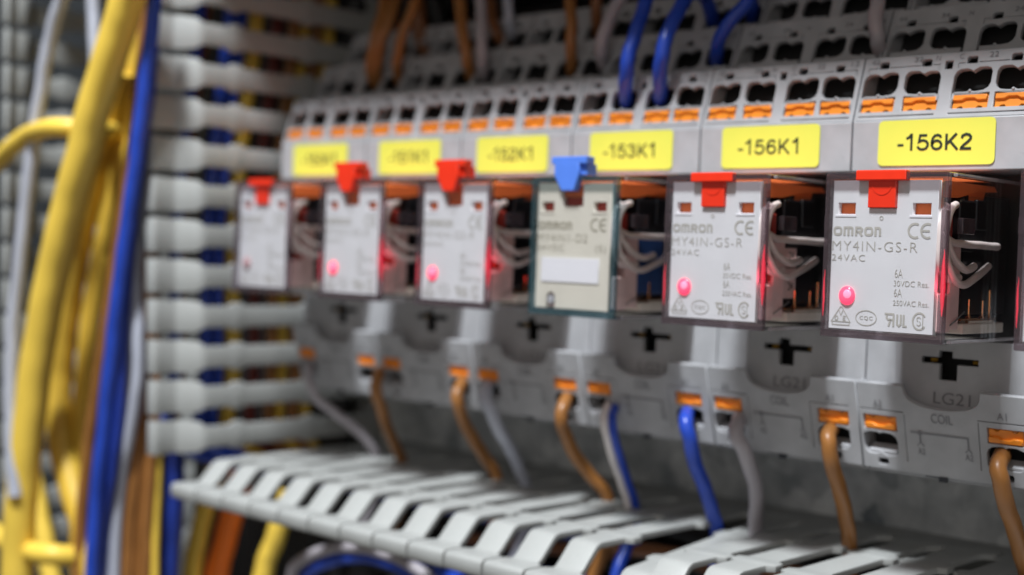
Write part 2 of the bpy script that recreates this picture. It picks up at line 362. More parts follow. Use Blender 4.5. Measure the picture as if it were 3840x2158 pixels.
    bm = bmesh.new(); tube(bm, [(1.22, 2.75, -.42), (1.12, 2.72, -.42)], .03, 8, 2); tube(bm, [(1.96, 2.72, -.42), (1.86, 2.75, -.42)], .03, 8, 2); parts_split('contact_spring', bm, M['brass'], t, True)
    # lower panel, tilted back
    LF, LL = slope((2.62, -2.37), (2.20, -.87))
    zz = lambda z: (z + 2.37) / 1.50 * LL
    arc = [(1.535 + .675 * math.cos(R(a)), zz(-.86) - .38 * math.sin(R(a)) ** .6) for a in range(2, 179, 8)]
    outer = [(.012, 0), (3.088, 0), (3.088, LL), (2.22, LL)] + arc + [(.85, LL), (.012, LL)]
    loops = [outer]
    ops = (.12, 2.30)       # A2 left, A1 right
    for k, u0 in enumerate((.10, 2.30)):
        loops.append(rect(u0 - .012, zz(-1.685), u0 + .60, zz(-1.425)))
        loops.append([(x, y) for x, y in hole(u0 - .04, zz(-2.115), mir=(k == 1), ear=False, flip=True)])
        loops.append(rect(u0 + .20, zz(-2.29), u0 + .39, zz(-2.18), .03, 2))
        a0 = u0 - .05 if k == 0 else u0 - .16; a1 = u0 + .74 if k == 0 else u0 + .62
        loops.append(rect(a0, zz(-1.335), a1, zz(-1.335) + .016)); 
        if k == 0: loops.append(rect(a1, zz(-2.18), a1 + .014, zz(-1.36)))
        else: loops.append(rect(a0, zz(-2.16), a0 + .014, zz(-1.36)))
    f = plate('lower_panel', loops, .09, LF, M['sock'], t, .010)
    o, u, v, n = [Vector(a) for a in LF]
    bm = bmesh.new()
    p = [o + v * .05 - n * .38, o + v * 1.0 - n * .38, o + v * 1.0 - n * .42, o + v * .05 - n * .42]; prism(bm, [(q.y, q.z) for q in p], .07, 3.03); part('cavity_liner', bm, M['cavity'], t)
    bm = bmesh.new()
    for u0 in (.10, 2.30):      # moulded lip in the lower half of each lower opening
        pp = [(q.y, q.z) for q in (o + v * zz(-2.12) - n * .03, o + v * zz(-2.06) - n * .03, o + v * zz(-2.0) - n * .22, o + v * zz(-2.10) - n * .24)]
        prism(bm, pp, u0 + .02, u0 + .54)
    parts_split('opening_lip', bm, M['sock'], t)
    for u0 in (.10, 2.30): add_lever(t, LF, u0, zz(-1.675), .575, .235, True)
    textp('marking', 'A2', (.30, zz(-1.27), .46, zz(-1.15)), LF, M['mark'], t, 0, .012)
    textp('marking', 'A1', (2.48, zz(-1.27), 2.64, zz(-1.15)), LF, M['mark'], t, 0, .012)
    textp('marking', 'COIL', (1.34, zz(-1.45), 1.72, zz(-1.29)), LF, M['mark'], t, 0, .012)
    textp('marking', 'A2', (1.06, zz(-2.02), 1.19, zz(-1.91)), LF, M['mark'], t, 0, .012)
    textp('marking', 'A2', (1.89, zz(-2.02), 2.03, zz(-1.91)), LF, M['mark'], t, 0, .012)
    bm = bmesh.new()
    for pts, wd in (([(.95, zz(-1.645)), (1.96, zz(-1.645)), (1.96, zz(-1.83))], .028), ([(1.12, zz(-1.645)), (1.12, zz(-1.80))], .028), ([(1.06, zz(-1.87)), (1.12, zz(-1.80)), (1.18, zz(-1.87))], .018), ([(1.90, zz(-1.89)), (1.96, zz(-1.83)), (2.02, zz(-1.89))], .018)):
        ribbon(bm, pts, wd, LF, .012)
    ribbon(bm, ell(1.12, zz(-1.645), .03, .03, k=12), .03, LF, .013)
    part('wiring_diagram', bm, M['mark'], t)
    bm = bmesh.new(); box(bm, 1.15, 1.42, 2.62, 2.64, -2.40, -2.385); box(bm, 1.40, 1.54, 2.60, 2.66, -2.455, -2.375); part('latch_foot', bm, M['seam'], t)
    return t
sock0 = make_socket()
LBL = ['-150K1', '-151K1', '-152K1', '-153K1', '-156K1', '-156K2', None]
SL = ['grey relay socket labelled -150K1 at the far left end of the row',
      'grey relay socket carrying the yellow -151K1 label', 'grey relay socket carrying the yellow -152K1 label',
      'grey relay socket carrying the yellow -153K1 label behind the blue lever', 'grey relay socket carrying the yellow -156K1 label',
      'grey relay socket carrying the large sharp -156K2 label', 'grey relay socket cut off by the right picture edge with an orange lever and brown wire at its left neighbour']
SL[6] = 'grey relay socket cut off by the right picture edge'
LF_ = ((0, 1.708, 0), X_, Z_, (0, -1, 0))
socks = [sock0] + [copy_tree(sock0) for _ in range(6)]
for i, s in enumerate(socks):
    s.location = (i * P + W0 / 2 - P / 2, 0, 0)
    tag(s, SL[i], 'relay socket', 'relay sockets in a row')
    lab = plate('label', [rect(.50, 2.79, 2.50, 3.535, .09, 5)], .012, ((0, 1.718 - .01, 0), X_, Z_, (0, -1, 0)), M['yellow_label'], s)
    if LBL[i]:
        lab['label'] = 'yellow label printed ' + LBL[i]
        label_text('lettering', LBL[i], .84, 2.15, 3.03, 3.29, ((0, 1.708, 0), X_, Z_, (0, -1, 0)), M['ink'], lab, .036 if i < 5 else .042)

# ================================================================ relays
RH = 2.565; RD = 2.9
RF = ((0, .118, 0), X_, Z_, (0, -1, 0))
def make_case(rim):
    me_parts = []
    bm = bmesh.new()
    def shell(x0, x1, y0, y1, z0, z1, flip=False):
        v = [bm.verts.new(c) for c in ((x0, y0, z0), (x1, y0, z0), (x1, y0, z1), (x0, y0, z1), (x0, y1, z0), (x1, y1, z0), (x1, y1, z1), (x0, y1, z1))]
        for f in ((0, 1, 2, 3), (1, 5, 6, 2), (4, 0, 3, 7), (3, 2, 6, 7), (4, 5, 1, 0)): bm.faces.new([v[k] for k in f])
        return v
    a = shell(0, W0, 0, RD, 0, RH); es = [e for e in bm.edges if not e.is_boundary]
    bmesh.ops.bevel(bm, geom=es, offset=.035, segments=3, profile=.5, affect='EDGES')
    shell(.07, W0 - .07, .07, RD, .07, RH - .07)
    return bm
def add_marks(root, kind):
    e = M['engr'] if kind != 'beige' else M['engr_b']
    if kind == 'beige':
        bm = bmesh.new(); w_ = .034
    bm = bmesh.new(); w_ = .036
    x = .10; zb, zt = 1.59, 1.735; zm = (zb + zt) / 2; r = (zt - zb) / 2 - w_ / 2
    def sq(cx, rx): return [(cx + rx * (abs(math.cos(t)) ** .6) * (1 if math.cos(t) > 0 else -1), zm + r * (abs(math.sin(t)) ** .6) * (1 if math.sin(t) > 0 else -1)) for t in [2 * math.pi * k / 24 for k in range(24)]]
    ribbon(bm, sq(.185, .058), w_, RF, .006, True)                                   # o
    ribbon(bm, [(.30, zb), (.30, zt - .02), (.315, zt - w_ / 2), (.42, zt - w_ / 2), (.435, zt - .03), (.435, zb)], w_, RF, .006); ribbon(bm, [(.368, zt - .02), (.368, zb)], w_, RF, .007)   # m
    ribbon(bm, [(.50, zb), (.50, zt - w_ / 2), (.575, zt - w_ / 2), (.60, zt - .04), (.595, zm + .005), (.575, zm - .008), (.51, zm - .008)], w_, RF, .006); ribbon(bm, [(.555, zm - .01), (.605, zb)], w_, RF, .007)  # R
    ribbon(bm, sq(.715, .058), w_, RF, .006, True)                                   # o
    ribbon(bm, [(.83, zb), (.83, zt - w_ / 2), (.885, zt - w_ / 2), (.905, zt - .035), (.905, zb)], w_, RF, .006)  # n
    cx, cz, r = 1.48, 1.685, .105
    ribbon(bm, ell(cx, cz, r, r, 60, 300), .034, RF, .006); ribbon(bm, ell(cx + .20, cz, r * .95, r, 62, 298), .034, RF, .006); ribbon(bm, [(cx + .10, cz), (cx + .235, cz)], .03, RF, .007)  # CE
    if kind != 'beige':
        t = .014
        ribbon(bm, [(.13, .245), (.285, .475), (.31, .475), (.46, .245)], t, RF, .006, True); ribbon(bm, [(.15, .245), (.15, .195), (.445, .195), (.445, .245)], t, RF, .006)  # triangle mark
        ribbon(bm, [(.26, .42), (.295, .345), (.33, .42)], t, RF, .006)
        ribbon(bm, [(.20, .265), (.20, .33), (.235, .325), (.25, .297), (.235, .27), (.20, .265)], t, RF, .006); ribbon(bm, [(.385, .33), (.34, .33), (.34, .265), (.385, .265)], t, RF, .006); ribbon(bm, [(.34, .298), (.375, .298)], t, RF, .007)
        ribbon(bm, ell(.73, .325, .175, .115), t, RF, .006)
        q = .03
        ribbon(bm, [(1.04, .41), (1.20, .41)], q, RF, .006); ribbon(bm, [(1.19, .41), (1.19, .22)], q, RF, .007); ribbon(bm, [(1.08, .40), (1.075, .35), (1.10, .325), (1.19, .325)], q, RF, .006); ribbon(bm, [(1.14, .32), (1.11, .22)], q, RF, .006)  # reversed R
        ribbon(bm, [(1.25, .41), (1.25, .26), (1.28, .235), (1.31, .26), (1.31, .41)], q, RF, .006); ribbon(bm, [(1.355, .41), (1.355, .235), (1.41, .235)], q, RF, .006)   # U L
        ribbon(bm, ell(1.61, .325, .105, .125, 35, 325), .026, RF, .006)
        ribbon(bm, ell(1.60, .355, .03, .032, 20, 250, 10), t, RF, .006); ribbon(bm, ell(1.60, .293, .03, .032, 70, -160, 10), t, RF, .006); ribbon(bm, [(1.665, .22), (1.665, .42)], t, RF, .006)
    part('approval_marks', bm, e, root)
    if kind != 'beige':
        textp('lettering', 'CQC', (.62, .29, .84, .355), RF, e, root, 0, .006, 1.2)
        textp('lettering', 'MY4IN-GS-R', (.10, 1.36, 1.53, 1.51), RF, e, root, -.014, .006, 1.15)
        textp('lettering', '24VAC', (.10, 1.20, .67, 1.30), RF, e, root, -.010, .006, 1.2)
        textp('lettering', '6A', (1.18, .97, 1.31, 1.10), RF, e, root, -.010, .006)
        textp('lettering', '30VDC Res.', (1.17, .84, 1.74, .925), RF, e, root, -.010, .006)
        textp('lettering', '6A', (1.18, .68, 1.31, .80), RF, e, root, -.010, .006)
        textp('lettering', '250VAC Res.', (1.17, .545, 1.75, .625), RF, e, root, -.010, .006)
    else:
        textp('lettering', 'MY4IN1-D2', (.10, 1.36, 1.30, 1.51), RF, e, root, -.014, .006, 1.15)
        textp('lettering', '24VDC', (.10, 1.20, .75, 1.31), RF, e, root, -.010, .006, 1.2)
        textp('lettering', '(S)', (1.50, 1.16, 1.74, 1.32), RF, e, root, -.010, .006, 1.2)
def make_relay(kind, lever_up, lit):
    t = thing('plug_in_relay', 'x', 'relay')
    beige = kind == 'beige'
    c = part('clear_case', make_case(None), M['glass'], t)
    bm = bmesh.new(); g = .10; e = .004
    # moulded edge of the cover, its dark refraction put into the tint
    bm.free()
    plate('case_rim', [rect(e, e, W0 - e, RH - e, .02, 2), rect(.085, .12, W0 - .10, RH - .10)], .10, ((0, .012, 0), X_, Z_, (0, -1, 0)), M['rimteal'] if beige else M['rim'], t)
    bm = bmesh.new()
    box(bm, W0 - .07, W0 - .006, .30, RD - .05, .006, .055); box(bm, W0 - .07, W0 - .006, .30, RD - .05, RH - .055, RH - .006)
    parts_split('case_edge_glint', bm, M['edgeglint'], t)  # whitish strips, reflection along the case edges put into their colour
    bm = bmesh.new(); box(bm, W0 - .085, W0 + .012, .52, .95, 1.66, 1.90, .01); box(bm, -.012, .04, .02, .35, 1.66, 1.90, .01); parts_split('case_latch', bm, M['rim'], t)
    # face plate with windows and lever notch
    outer = [(.08, .13), (1.83, .13), (1.83, 2.45), (1.17, 2.45), (1.17, 2.02), (.70, 2.02), (.70, 2.45), (.08, 2.45)]
    if beige: outer = [(.08, .13), (.36, .13), (.36, .36), (.42, .42), (.50, .42), (.56, .36), (.56, .13), (1.83, .13), (1.83, 2.45), (1.17, 2.45), (1.17, 2.02), (.70, 2.02), (.70, 2.45), (.08, 2.45)]
    pl = plate('face_plate', [outer, rect(.18, 1.92, .47, 2.10), rect(1.43, 1.92, 1.72, 2.10)], .09, RF, M['plate_b'] if beige else M['plate_w'], t, .008)
    bm = bmesh.new()
    for x0, x1 in ((.13, .49), (1.38, 1.74)):      # sunk window surrounds, bright sill and dark jamb
        prism(bm, [(.108, 1.885), (.108, 1.915), (.18, 1.93), (.18, 1.885)], x0, x1)
    parts_split('window_sill', bm, M['plate_b'] if beige else M['blank'], t)
    add_marks(t, kind)
    if not beige:
        bm = bmesh.new(); ribbon(bm, ell(.92, 1.87, .028, .028, k=16), .012, RF, .006); part('mould_mark', bm, M['engr'], t)
        bm = bmesh.new(); bmesh.ops.create_uvsphere(bm, u_segments=24, v_segments=12, radius=.138, matrix=Matrix.Translation((.39, .11, .655)) @ Matrix.Diagonal((1, .45, 1.08, 1)))
        ld = part('indicator_lamp', bm, M['led'] if lit else M['ledoff'], t, True)
        if lit:
            bm = bmesh.new(); bmesh.ops.create_uvsphere(bm, u_segments=16, v_segments=8, radius=.070, matrix=Matrix.Translation((.42, .058, .68)) @ Matrix.Diagonal((1, .35, 1, 1)))
            part('lamp_core', bm, M['ledhot'], ld, True)
            pl_ = bpy.data.lights.new('led_light', 'POINT'); pl_.energy = 3.0; pl_.color = (1, .06, .12); pl_.shadow_soft_size = .12
            po = bpy.data.objects.new('led_light', pl_); COL.objects.link(po); po.location = (W0 - .10, .14, .85); po.parent = t
            # glowing strips stand in for the lamp's reflection along the cover corners
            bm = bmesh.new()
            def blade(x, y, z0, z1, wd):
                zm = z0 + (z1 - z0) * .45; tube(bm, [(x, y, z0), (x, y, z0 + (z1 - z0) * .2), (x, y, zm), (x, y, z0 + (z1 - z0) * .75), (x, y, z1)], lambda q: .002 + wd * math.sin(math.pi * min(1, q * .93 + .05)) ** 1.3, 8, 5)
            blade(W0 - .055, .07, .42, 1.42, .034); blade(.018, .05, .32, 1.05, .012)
            parts_split('led_reflection', bm, M['streak'], t, True)
    else:
        plate('write_on_panel', [rect(.22, .62, 1.60, 1.07, .01, 1)], .02, ((0, .10, 0), X_, Z_, (0, -1, 0)), M['blank'], t)
        bm = bmesh.new(); tube(bm, [(.46, .20, .29), (.46, .13, .29)], .085, 20, 2); part('screw', bm, M['screw'], t, True)
        bm = bmesh.new(); ribbon(bm, ell(.46, .29, .045, .045, k=16), .02, RF, .01); part('screw_ring', bm, M['blank'], t)
        pass
    # release lever
    lm = M['bluel'] if beige else M['red']
    if not lever_up:
        bm = bmesh.new(); box(bm, .52, 1.36, -.012, .13, 2.44, RH + .035, .02)
        box(bm, .705, 1.165, .06, .17, 2.025, 2.50, .012); lv = part('release_lever', bm, lm, t)
        bm = bmesh.new(); ribbon(bm, ell(.935, 2.40, .16, .17, 185, 355), .018, ((0, .056, 0), X_, Z_, (0, -1, 0)), .004); part('finger_groove', bm, lm, lv)
    else:
        bm = bmesh.new()
        box(bm, .52, 1.36, -.06, .18, RH + .22, RH + .36, .02); box(bm, .56, 1.32, .02, .30, RH + .02, RH + .23, .015)
        # tapering tongue
        a = [(.60, RH + .25), (1.18, RH + .25), (1.18, RH + .02), (1.08, 2.30), (.78, 2.30), (.60, RH + .02)]
        me = curve_mesh([a], .14, .012); placed(me, Vector((0, .02, 0)), (1, 0, 0), (0, 0, 1), (0, -1, 0)); bm.from_mesh(me)
        lv = part('release_lever', bm, lm, t)
        part('flag', B(.80, 1.15, .25, .30, 2.04, 2.38), M['brass'], t)
    # inside
    bm = bmesh.new(); prism(bm, [(.16, 2.20), (.16, 2.40), (.5, 2.46), (2.2, 2.46), (2.3, 2.38), (1.5, 2.33), (.9, 2.22)], .14, 1.78); prism(bm, [(1.3, 2.15), (1.3, 2.33), (1.9, 2.35), (1.8, 2.15)], .3, 1.76); part('lever_mechanism', bm, M['orflag'], t)
    part('mechanism_flag', B(.12, 1.84, .24, .28, 1.86, 2.19), M['coilred'] if beige else M['orflag'], t)
    bm = bmesh.new(); box(bm, .15, 1.76, 1.15, 2.85, .42, 2.30, .03); box(bm, .15, 1.80, .95, 1.5, 1.40, 2.20, .03); box(bm, .3, 1.82, 1.5, 1.9, 1.75, 2.22, .02); part('contact_block', bm, M['black'], t)
    bm = bmesh.new(); box(bm, .14, 1.90, .20, .55, .16, .76, .03); box(bm, .3, 1.80, .35, .65, .5, .78, .02); box(bm, .16, 1.84, .60, .95, .20, 1.50, .02); part('bobbin', bm, M['pink'], t)
    bm = bmesh.new(); box(bm, .12, 1.90, .98, 2.5, .13, .29, .02); box(bm, .3, 1.87, 1.3, 2.2, .29, .33, .01); part('base', bm, M['cream'], t)
    if beige:
        part('coil', B(.3, 1.82, .72, 1.75, .44, 1.50, .04), M['coilblue'], t)
        part('tape_flag', B(.2, 1.84, .30, .58, 1.45, 1.92), M['coilred'], t)
    else:
        part('coil', B(.3, 1.80, .42, .72, .80, 1.95, .03), M['coilred'], t)
    bm = bmesh.new()
    for y, h in ((1.35, .66), (1.85, .64), (2.1, .80)):
        tube(bm, [(1.82, y, .28), (1.83, y - .02, .45), (1.82, y, h)], .022, 8, 3); box(bm, 1.79, 1.84, y - .05, y + .05, .28, .40)
    box(bm, 1.5, 1.86, 1.0, 2.3, .335, .365); part('contact_pins', bm, M['copper'], t, True)
    bm = bmesh.new(); tube(bm, [(1.86, .62, .27), (1.86, .85, .36), (1.84, 1.15, .47)], .013, 6, 3); part('resistor_lead', bm, M['steel'], t, True)
    k = W0 - 2.035
    leads = [[(1.84, .30, 1.62), (1.88, .55, 1.53), (1.90, .85, 1.515), (1.90, 1.5, 1.51), (1.88, 2.12, 1.505), (1.80, 2.3, 1.50)],
             [(1.90, .20, 2.0), (1.92, .20, 1.65), (1.92, .40, 1.38), (1.91, .70, 1.20), (1.90, 1.05, 1.12), (1.84, 1.42, 1.18)],
             [(1.88, .60, 2.10), (1.92, .36, 2.02), (1.93, .20, 1.75), (1.93, .24, 1.30), (1.92, .50, 1.02), (1.90, .90, .89), (1.88, 1.4, 1.0), (1.82, 2.0, 1.19)],
             [(1.80, .42, 2.08), (1.84, .24, 1.95), (1.87, .16, 1.6), (1.87, .20, 1.2), (1.86, .45, .98), (1.84, .9, 1.0)],
             [(1.74, .50, 1.95), (1.78, .30, 1.7), (1.80, .30, 1.3), (1.78, .6, 1.05), (1.74, 1.0, .98)]]
    for L_ in leads:
        bm = bmesh.new(); tube(bm, L_, .060, 12, 6); part('coil_lead', bm, M['lead'], t, True)
    return t
RL = {0: ('relay with flush red lever and unlit lamp, farthest left in the row', 'w', False, False),
      1: ('relay with raised red lever and lit red lamp below the -151K1 label', 'w', True, True),
      2: ('relay with raised red lever just left of the beige relay with the blue lever', 'w', True, True),
      3: ('beige faced relay with raised blue lever and blank white panel', 'beige', True, False),
      4: ('clear cased relay with flush red lever and lit red lamp below the -156K1 label', 'w', False, True),
      5: ('sharply focused clear relay with flush red lever below the -156K2 label', 'w', False, True),
      6: ('relay with glowing red edge cut off at the right picture edge', 'w', False, True)}
protos = {}
for i, (lab, kind, up, lit) in RL.items():
    key = (kind, up, lit)
    if key in protos: t = copy_tree(protos[key])
    else: t = protos[key] = make_relay(kind, up, lit)
    t.location = (i * P, 0, 0); tag(t, lab, 'relay', 'plug-in relays in the sockets')
    if i == 4: card_on = t
if True:
    if True:
        t = card_on
        part('inner_card', B(1.70, 1.775, .99, 1.42, .52, 1.38), M['pink'], t)
        fr = ((1.776, 0, 0), (0, 1, 0), (0, 0, 1), (1, 0, 0))
        for s_, z in (('24', 1.18), ('24', .66)): textp('inner_lettering', s_, (1.18, z, 1.34, z + .14), fr, M['ink'], t, 0, .004)
        bm = bmesh.new(); ribbon(bm, [(1.0, 1.12), (1.42, 1.12)], .012, fr); ribbon(bm, [(1.0, 1.04), (1.42, 1.04)], .012, fr); part('card_line', bm, M['ink'], t)

# ================================================================ slotted wiring ducts
def finger_mesh(tip_w, neck_w, bump_w, y_back=4.75, lipw=.468, thick=.105, early=False):
    """profile along depth y (0 = reference), n = offset of the wall; the lip turns to negative n"""
    st = [(y_back + .35, 0, .5), (y_back + .02, 0, .5), (y_back - .10, 0, neck_w + .06), (y_back - .25, 0, neck_w), (3.42, 0, neck_w), (3.32, 0, neck_w + .02), (3.24, 0, bump_w), (2.98, 0, bump_w), (2.90, 0, neck_w + .02), (2.82, 0, neck_w),
          (1.16, 0, neck_w), (1.08, 0, neck_w + .02), (1.00, 0, bump_w), (.76, 0, bump_w), (.68, 0, neck_w + .02), (.60, 0, neck_w),
          (.02, 0, tip_w - .005), (-.07, -.012, tip_w), (-.15, -.05, tip_w), (-.21, -.11, tip_w), (-.50, -.41, tip_w), (-.55, -.45, tip_w), (-.60, -.47, tip_w + .01), (-.66, -.48, lipw), (-1.05, -.47, lipw), (-1.13, -.475, lipw), (-1.18, -.51, lipw), (-1.20, -.56, lipw), (-1.20, -.76, lipw), (-1.17, -.80, lipw)]
    if early:
        st = [(s[0], s[1], neck_w) if s[0] in (.02, -.07) else s for s in st]; lens = {-.15: .33, -.21: .375, -.50: .415, -.55: .41, -.60: .40, -.66: .385}; st = [(s[0], s[1], lens.get(s[0], s[2])) for s in st]
    bm = bmesh.new(); tops = []; n_ = len(st); P2 = [Vector((s[0], s[1])) for s in st]
    for i, s in enumerate(st):
        d = (P2[min(i + 1, n_ - 1)] - P2[max(i - 1, 0)]).normalized(); nn = Vector((-d.y, d.x))   # towards the inside of the duct
        q = P2[i] + nn * thick
        tops.append([bm.verts.new((-s[2], P2[i].x, P2[i].y)), bm.verts.new((s[2], P2[i].x, P2[i].y)), bm.verts.new((s[2], q.x, q.y)), bm.verts.new((-s[2], q.x, q.y))])
    for a, b in zip(tops, tops[1:]):
        for k in range(4): bm.faces.new((a[k], a[(k + 1) % 4], b[(k + 1) % 4], b[k]))
    bm.faces.new(tops[0]); bm.faces.new(tops[-1])
    bmesh.ops.recalc_face_normals(bm, faces=bm.faces)
    es = [e for e in bm.edges if len(e.link_faces) == 2 and e.calc_face_angle(0) > R(50)]
    bmesh.ops.bevel(bm, geom=es, offset=.012, segments=2, profile=.5, affect='EDGES', clamp_overlap=True)
    return bm
def copies(src, mats, parent):
    out = []
    for k, m in enumerate(mats):
        o = src if k == 0 else src.copy()
        if k: COL.objects.link(o)
        o.parent = parent; o.matrix_local = m; out.append(o)
    return out
# horizontal duct below the sockets: wall faces up at z = -4
hd = thing('wiring_duct', 'light grey slotted wiring duct running horizontally below the relay row', 'wiring duct', (0, 0, -4.0), 'slotted wiring ducts')
f = part('finger', finger_mesh(.305, .295, .445), M['duct'], hd, True)
ms = []
for k in range(-11, 9):
    x = 10.99 + k; m = Matrix.Translation((x, 0, 0))
    if k == 1: m = Matrix.Translation((x + .06, 5.0, -.02)) @ Matrix.Rotation(R(3.6), 4, 'X') @ Matrix.Rotation(R(1.6), 4, 'Z') @ Matrix.Translation((0, -5.0, 0))
    elif k > 2: m = m @ Matrix.Translation((-.02, 0, .03 * (k % 2)))
    ms.append(m)
copies(f, ms, hd)
bm = bmesh.new(); box(bm, -.5, 40, 5.0, 5.62, -.15, -.002, .01); box(bm, -.5, 40, 5.63, 5.79, -7.5, -.002); box(bm, -.5, 40, -1.0, 5.62, -7.6, -7.45); part('channel', bm, M['duct'], hd)
# vertical duct at the left
vd = thing('wiring_duct', 'light grey slotted wiring duct running vertically at the left, packed with cables', 'wiring duct', (-1.12, 0, 0), 'slotted wiring ducts')
f = part('finger', finger_mesh(.41, .265, .345, 5.2, lipw=.42, early=True), M['duct'], vd, True)
# local: x along duct -> world z ; n (local z) -> world +x
base = Matrix(((0, 0, 1, 0), (0, 1, 0, 0), (1, 0, 0, 0), (0, 0, 0, 1)))
ms = []
for k in range(-3, 11):
    z = 6.07 - .965 * k; ms.append(Matrix.Translation((0.018 * (k - 4), .028 * (k - 4), z)) @ base @ Matrix.Diagonal((.965, 1, 1, 1)))
copies(f, ms, vd)
f2 = part('finger', finger_mesh(.41, .265, .345, 5.2, lipw=.42, early=True), M['duct'], vd, True)
ms = []
mir = Matrix(((0, 0, -1, 0), (0, 1, 0, 0), (1, 0, 0, 0), (0, 0, 0, 1)))
for k in range(-3, 16):
    z = 6.25 - .965 * k; ms.append(Matrix.Translation((-8.3, 0.02 * (k - 4), z)) @ mir @ Matrix.Diagonal((.965, 1, 1, 1)))
copies(f2, ms, vd)
bm = bmesh.new(); box(bm, -.15, 0, 5.45, 5.62, -4.1, 12); box(bm, -8.4, 0, 5.63, 5.79, -14, 12); box(bm, -8.3, -8.15, 5.45, 5.62, -14, 12); part('channel', bm, M['duct'], vd)
# a second vertical duct wall further left
# unseen horizontal duct above, its underside and added cover shade the scene
ud = thing('wiring_duct', 'slotted wiring duct above the relay row, unseen out of the top of the picture, shading the scene', 'wiring duct', (0, 0, 9.15), 'slotted wiring ducts')
f = part('finger', finger_mesh(.305, .295, .445), M['duct'], ud, True)
copies(f, [Matrix.Translation((k, 0, 0)) @ Matrix.Diagonal((1, 1, -1, 1)) for k in range(-8, 30)], ud)
part('added_cover', B(-9, 31, -1.36, -1.26, .42, 6.5, .02), M['duct'], ud)  # unseen cover added to block the key lamp over the upper rows
bm = bmesh.new(); box(bm, -9, 40, 5.0, 5.62, .002, .15, .01); box(bm, -9, 40, 5.63, 5.79, .002, 6.5); box(bm, -9, 31, -1.25, 5.62, 6.3, 6.45); part('channel', bm, M['duct'], ud)
# end panel of the cabinet to the far left, shade put into its colour
tag(part('cabinet_side', B(-13.0, -12.6, -1.5, 5.7, -30, 30), M['sideshade']), 'cabinet side panel far left, darkened to stand for shade', kind='structure')

